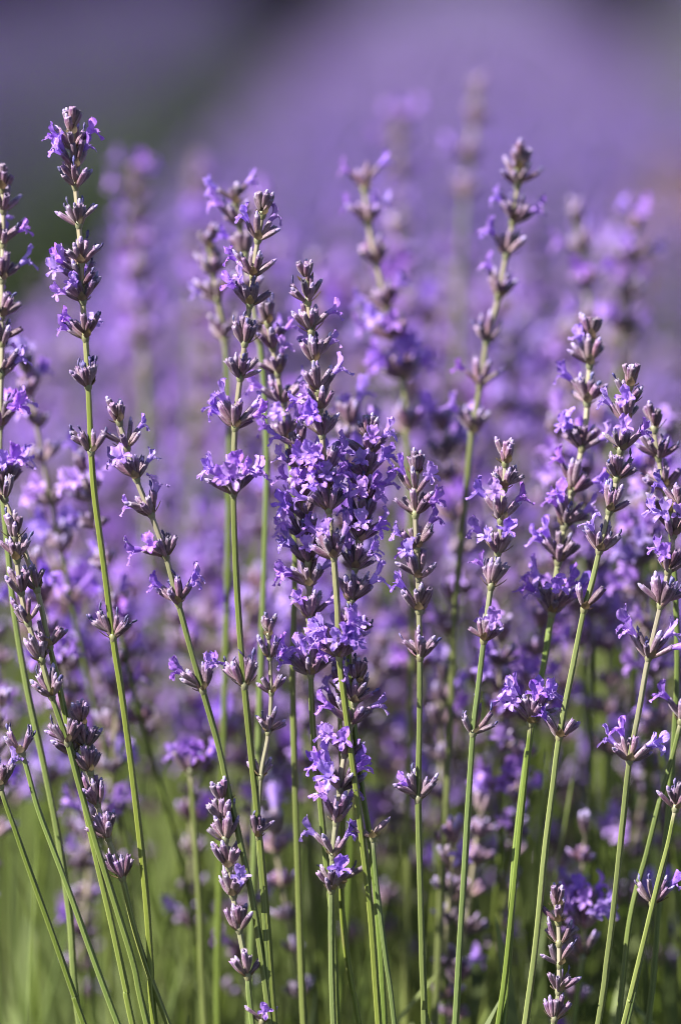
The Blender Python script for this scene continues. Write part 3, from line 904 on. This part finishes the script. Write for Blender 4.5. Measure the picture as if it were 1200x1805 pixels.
 dict(label='very blurred pale violet topped spike just right of the tallest left stalk',
      tip=(236, 272), d=0.24, path=[(240, 340), (244, 440), (250, 560), (258, 800), (262, 1815)],
      whorls=[(325, 12, 'LFR', 0.0, 't'), (358, 11, 'L', 0.1), (395, 11, 'L', 0.1), (440, 11, 'LRF', 0.1), (490, 12, 'RL', 0.1), (550, 12, 'LRF', 0.1), (610, 12, 'LR', 0.1)]),
 dict(label='very blurred mauve spike between the tallest left stalk and the dark crowned one',
      tip=(350, 238), d=0.34, path=[(350, 330), (346, 430), (340, 560), (334, 800), (330, 1815)],
      whorls=[(305, 12, '', 0.0, 't'), (330, 9, 'F', 0.1), (360, 11, 'R', 0.1), (410, 13, 'LRFBl', 0.1), (460, 12, 'RL', 0.1), (520, 12, 'RFL', 0.1), (580, 12, 'RL', 0.1)]),
 dict(label='blurred pair of violet petals on a bare stem low behind the bent dark stem',
      tip=(330, 1290), d=0.06, path=[(336, 1360), (344, 1480), (352, 1600), (362, 1815)],
      whorls=[(1362, 12, 'LLRRF', 0.1, 's')]),
 dict(label='soft green stem with dim violet whorl at mid height behind the slender straight stalk',
      tip=(800, 1000), d=0.10, path=[(792, 1100), (784, 1250), (776, 1400), (766, 1600), (752, 1815)],
      whorls=[(1060, 8, '', 0.1, 't'), (1120, 8, 'L', 0.1)]),
]
for i, s in enumerate(exec_stalks):
    stalk(seed=i + 1, **s)

# ------------------------------------------------------------------ crowd behind: individual stalks, shared meshes
def lo_whorl(rng, tip, flowers, n):
    g = Geo()
    for q in range(n + flowers):
        L = rng.uniform(0.0056, 0.0070); Rm = rng.uniform(0.0011, 0.0014); b = rng.uniform(0, 0.2)
        az = rng.uniform(0, 6.283); tl = R(rng.uniform(6, 34) if tip else rng.uniform(20, 64))
        M = calyx_matrix(az, tl, 0.0008, rng.uniform(-0.0004, 0.0016), rng.uniform(0.85, 1.12), rng.uniform(-0.5, 0.5))
        c = calyx_geo(rng, L, Rm, 6, bend=b, lo=True)
        g.merge(c, M)
        if q < flowers:
            g.merge(blossom_geo(rng, L, Rm, b, 1, lo=True, scale=1.1), M)
        elif rng.random() < 0.5:
            g.merge(bud_geo(rng, L, Rm, b, 0.9, 2), M)
    return g.mesh('flower_whorl', [M_CAL, M_PET, M_BUD])

rw = random.Random(55)
LO_TIP = [lo_whorl(rw, True, k % 3, 7) for k in range(4)]
LO_WH = [lo_whorl(rw, False, k, 8) for k in (0, 0, 1, 1, 2, 3, 5, 4)]
crowd_rng = random.Random(77)
CROWD = 'blurred lavender stalks crowded behind the sharp ones'

def crowd_stalk(base, tip, nwh, label, group, budded=False):
    rng = crowd_rng
    mid = base.lerp(tip, 0.5) + Vector((rng.uniform(-1, 1) * 0.012, rng.uniform(-1, 1) * 0.012, 0))
    pts = catmull([tip, tip.lerp(mid, 0.5) + Vector((rng.uniform(-1, 1), 0, 0)) * 0.003, mid, base], 5)
    root = bpy.data.objects.new('lavender_stalk', None)
    root.empty_display_size = 0.01
    root.location = base
    COL.objects.link(root)
    tag(root, label, 'lavender stalk', group)
    link('stem', stem_mesh(pts, 0.0008, 0.0013, 0.06, sides=6, origin=base), root)
    L = [0]
    for i in range(1, len(pts)): L.append(L[-1] + (pts[i] - pts[i - 1]).length)
    s = 0.004
    for k in range(nwh):
        for i in range(len(pts) - 1):
            if L[i] <= s <= L[i + 1]:
                p = pts[i].lerp(pts[i + 1], (s - L[i]) / (L[i + 1] - L[i])); T = (pts[i] - pts[i + 1]).normalized()
                M = whorl_frame(p, T, base) @ Matrix.Rotation(rng.uniform(0, 6.28), 4, 'Z') @ Matrix.Scale(rng.uniform(0.9, 1.2), 4)
                link('flower_whorl', rng.choice(LO_TIP if k == 0 else LO_WH[:3] if budded else LO_WH), root, M)
                break
        s += rng.uniform(0.008, 0.0125) * (1 + 0.13 * k)
        if k == nwh - 2 and rng.random() < 0.4:
            s += rng.uniform(0.01, 0.035)

crowd = []
for i in range(300):
    near = i < 105
    Y = crowd_rng.uniform(0.055, 0.24) if near else crowd_rng.uniform(0.2, 0.85)
    D = DIST + Y
    half = 0.085 * D
    cx = crowd_rng.uniform(-half, half)
    # tip height in the photo: nearer ones low, farther ones higher
    if near:
        py = crowd_rng.triangular(620, 1540, 1060)
    else:
        py = crowd_rng.triangular(320, 1200, 560)
    px = 600 + cx / D * PX
    t = at(px, py, Y)
    if (px > 1120 or px < 70) and py < 620: continue
    if t.z < 0.2: continue
    b = Vector((t.x * 0.82 + crowd_rng.uniform(-0.06, 0.06), t.y + crowd_rng.uniform(-0.03, 0.03), 0.12))
    crowd.append((px, py, near, b, t))
placed = set()
BANDS = ((0, 700, 'high up'), (700, 950, 'above mid height'), (950, 1150, 'at mid height'), (1150, 1400, 'below mid height'), (1400, 2000, 'low down'))
MARKS = ((90, 'left of the tallest left stalk'), (240, 'right of the tallest left stalk'), (400, 'left of the dark crowned stalk'),
         (540, 'between dark crown and central cluster'), (700, 'behind the central cluster'), (830, 'right of the slender straight stalk'),
         (960, 'left of the pink violet crown'), (1090, 'near the long bare green stem'), (3000, 'by the right edge'))
cells = {}
for c in crowd:
    bd = next(x for a, z, x in BANDS if a <= c[1] < z)
    mk = next(x for m, x in MARKS if c[0] < m)
    cells.setdefault((bd, mk, c[2]), []).append(c)
for (bd, mk, near), lst in cells.items():
    lst.sort(key=lambda c: c[0])
    for j, (px, py, near, b, t) in enumerate(lst):
        if near:
            nth = ('leftmost', 'second', 'third', 'fourth', 'fifth', 'sixth')[min(j, 5)]
            lab = 'blurred spike' if len(lst) == 1 else 'leftmost blurred spike' if j == 0 else nth + ' blurred spike from left'
            lab += ', tip ' + bd + ', ' + mk
            grp = 'softly blurred stalks close behind the sharp ones'
        else:
            lab = 'faint blurred spike in the purple mass, ' + mk
            grp = 'strongly blurred stalks ' + mk
        crowd_stalk(b, t, crowd_rng.randint(5, 7), lab, grp, py > 1120)
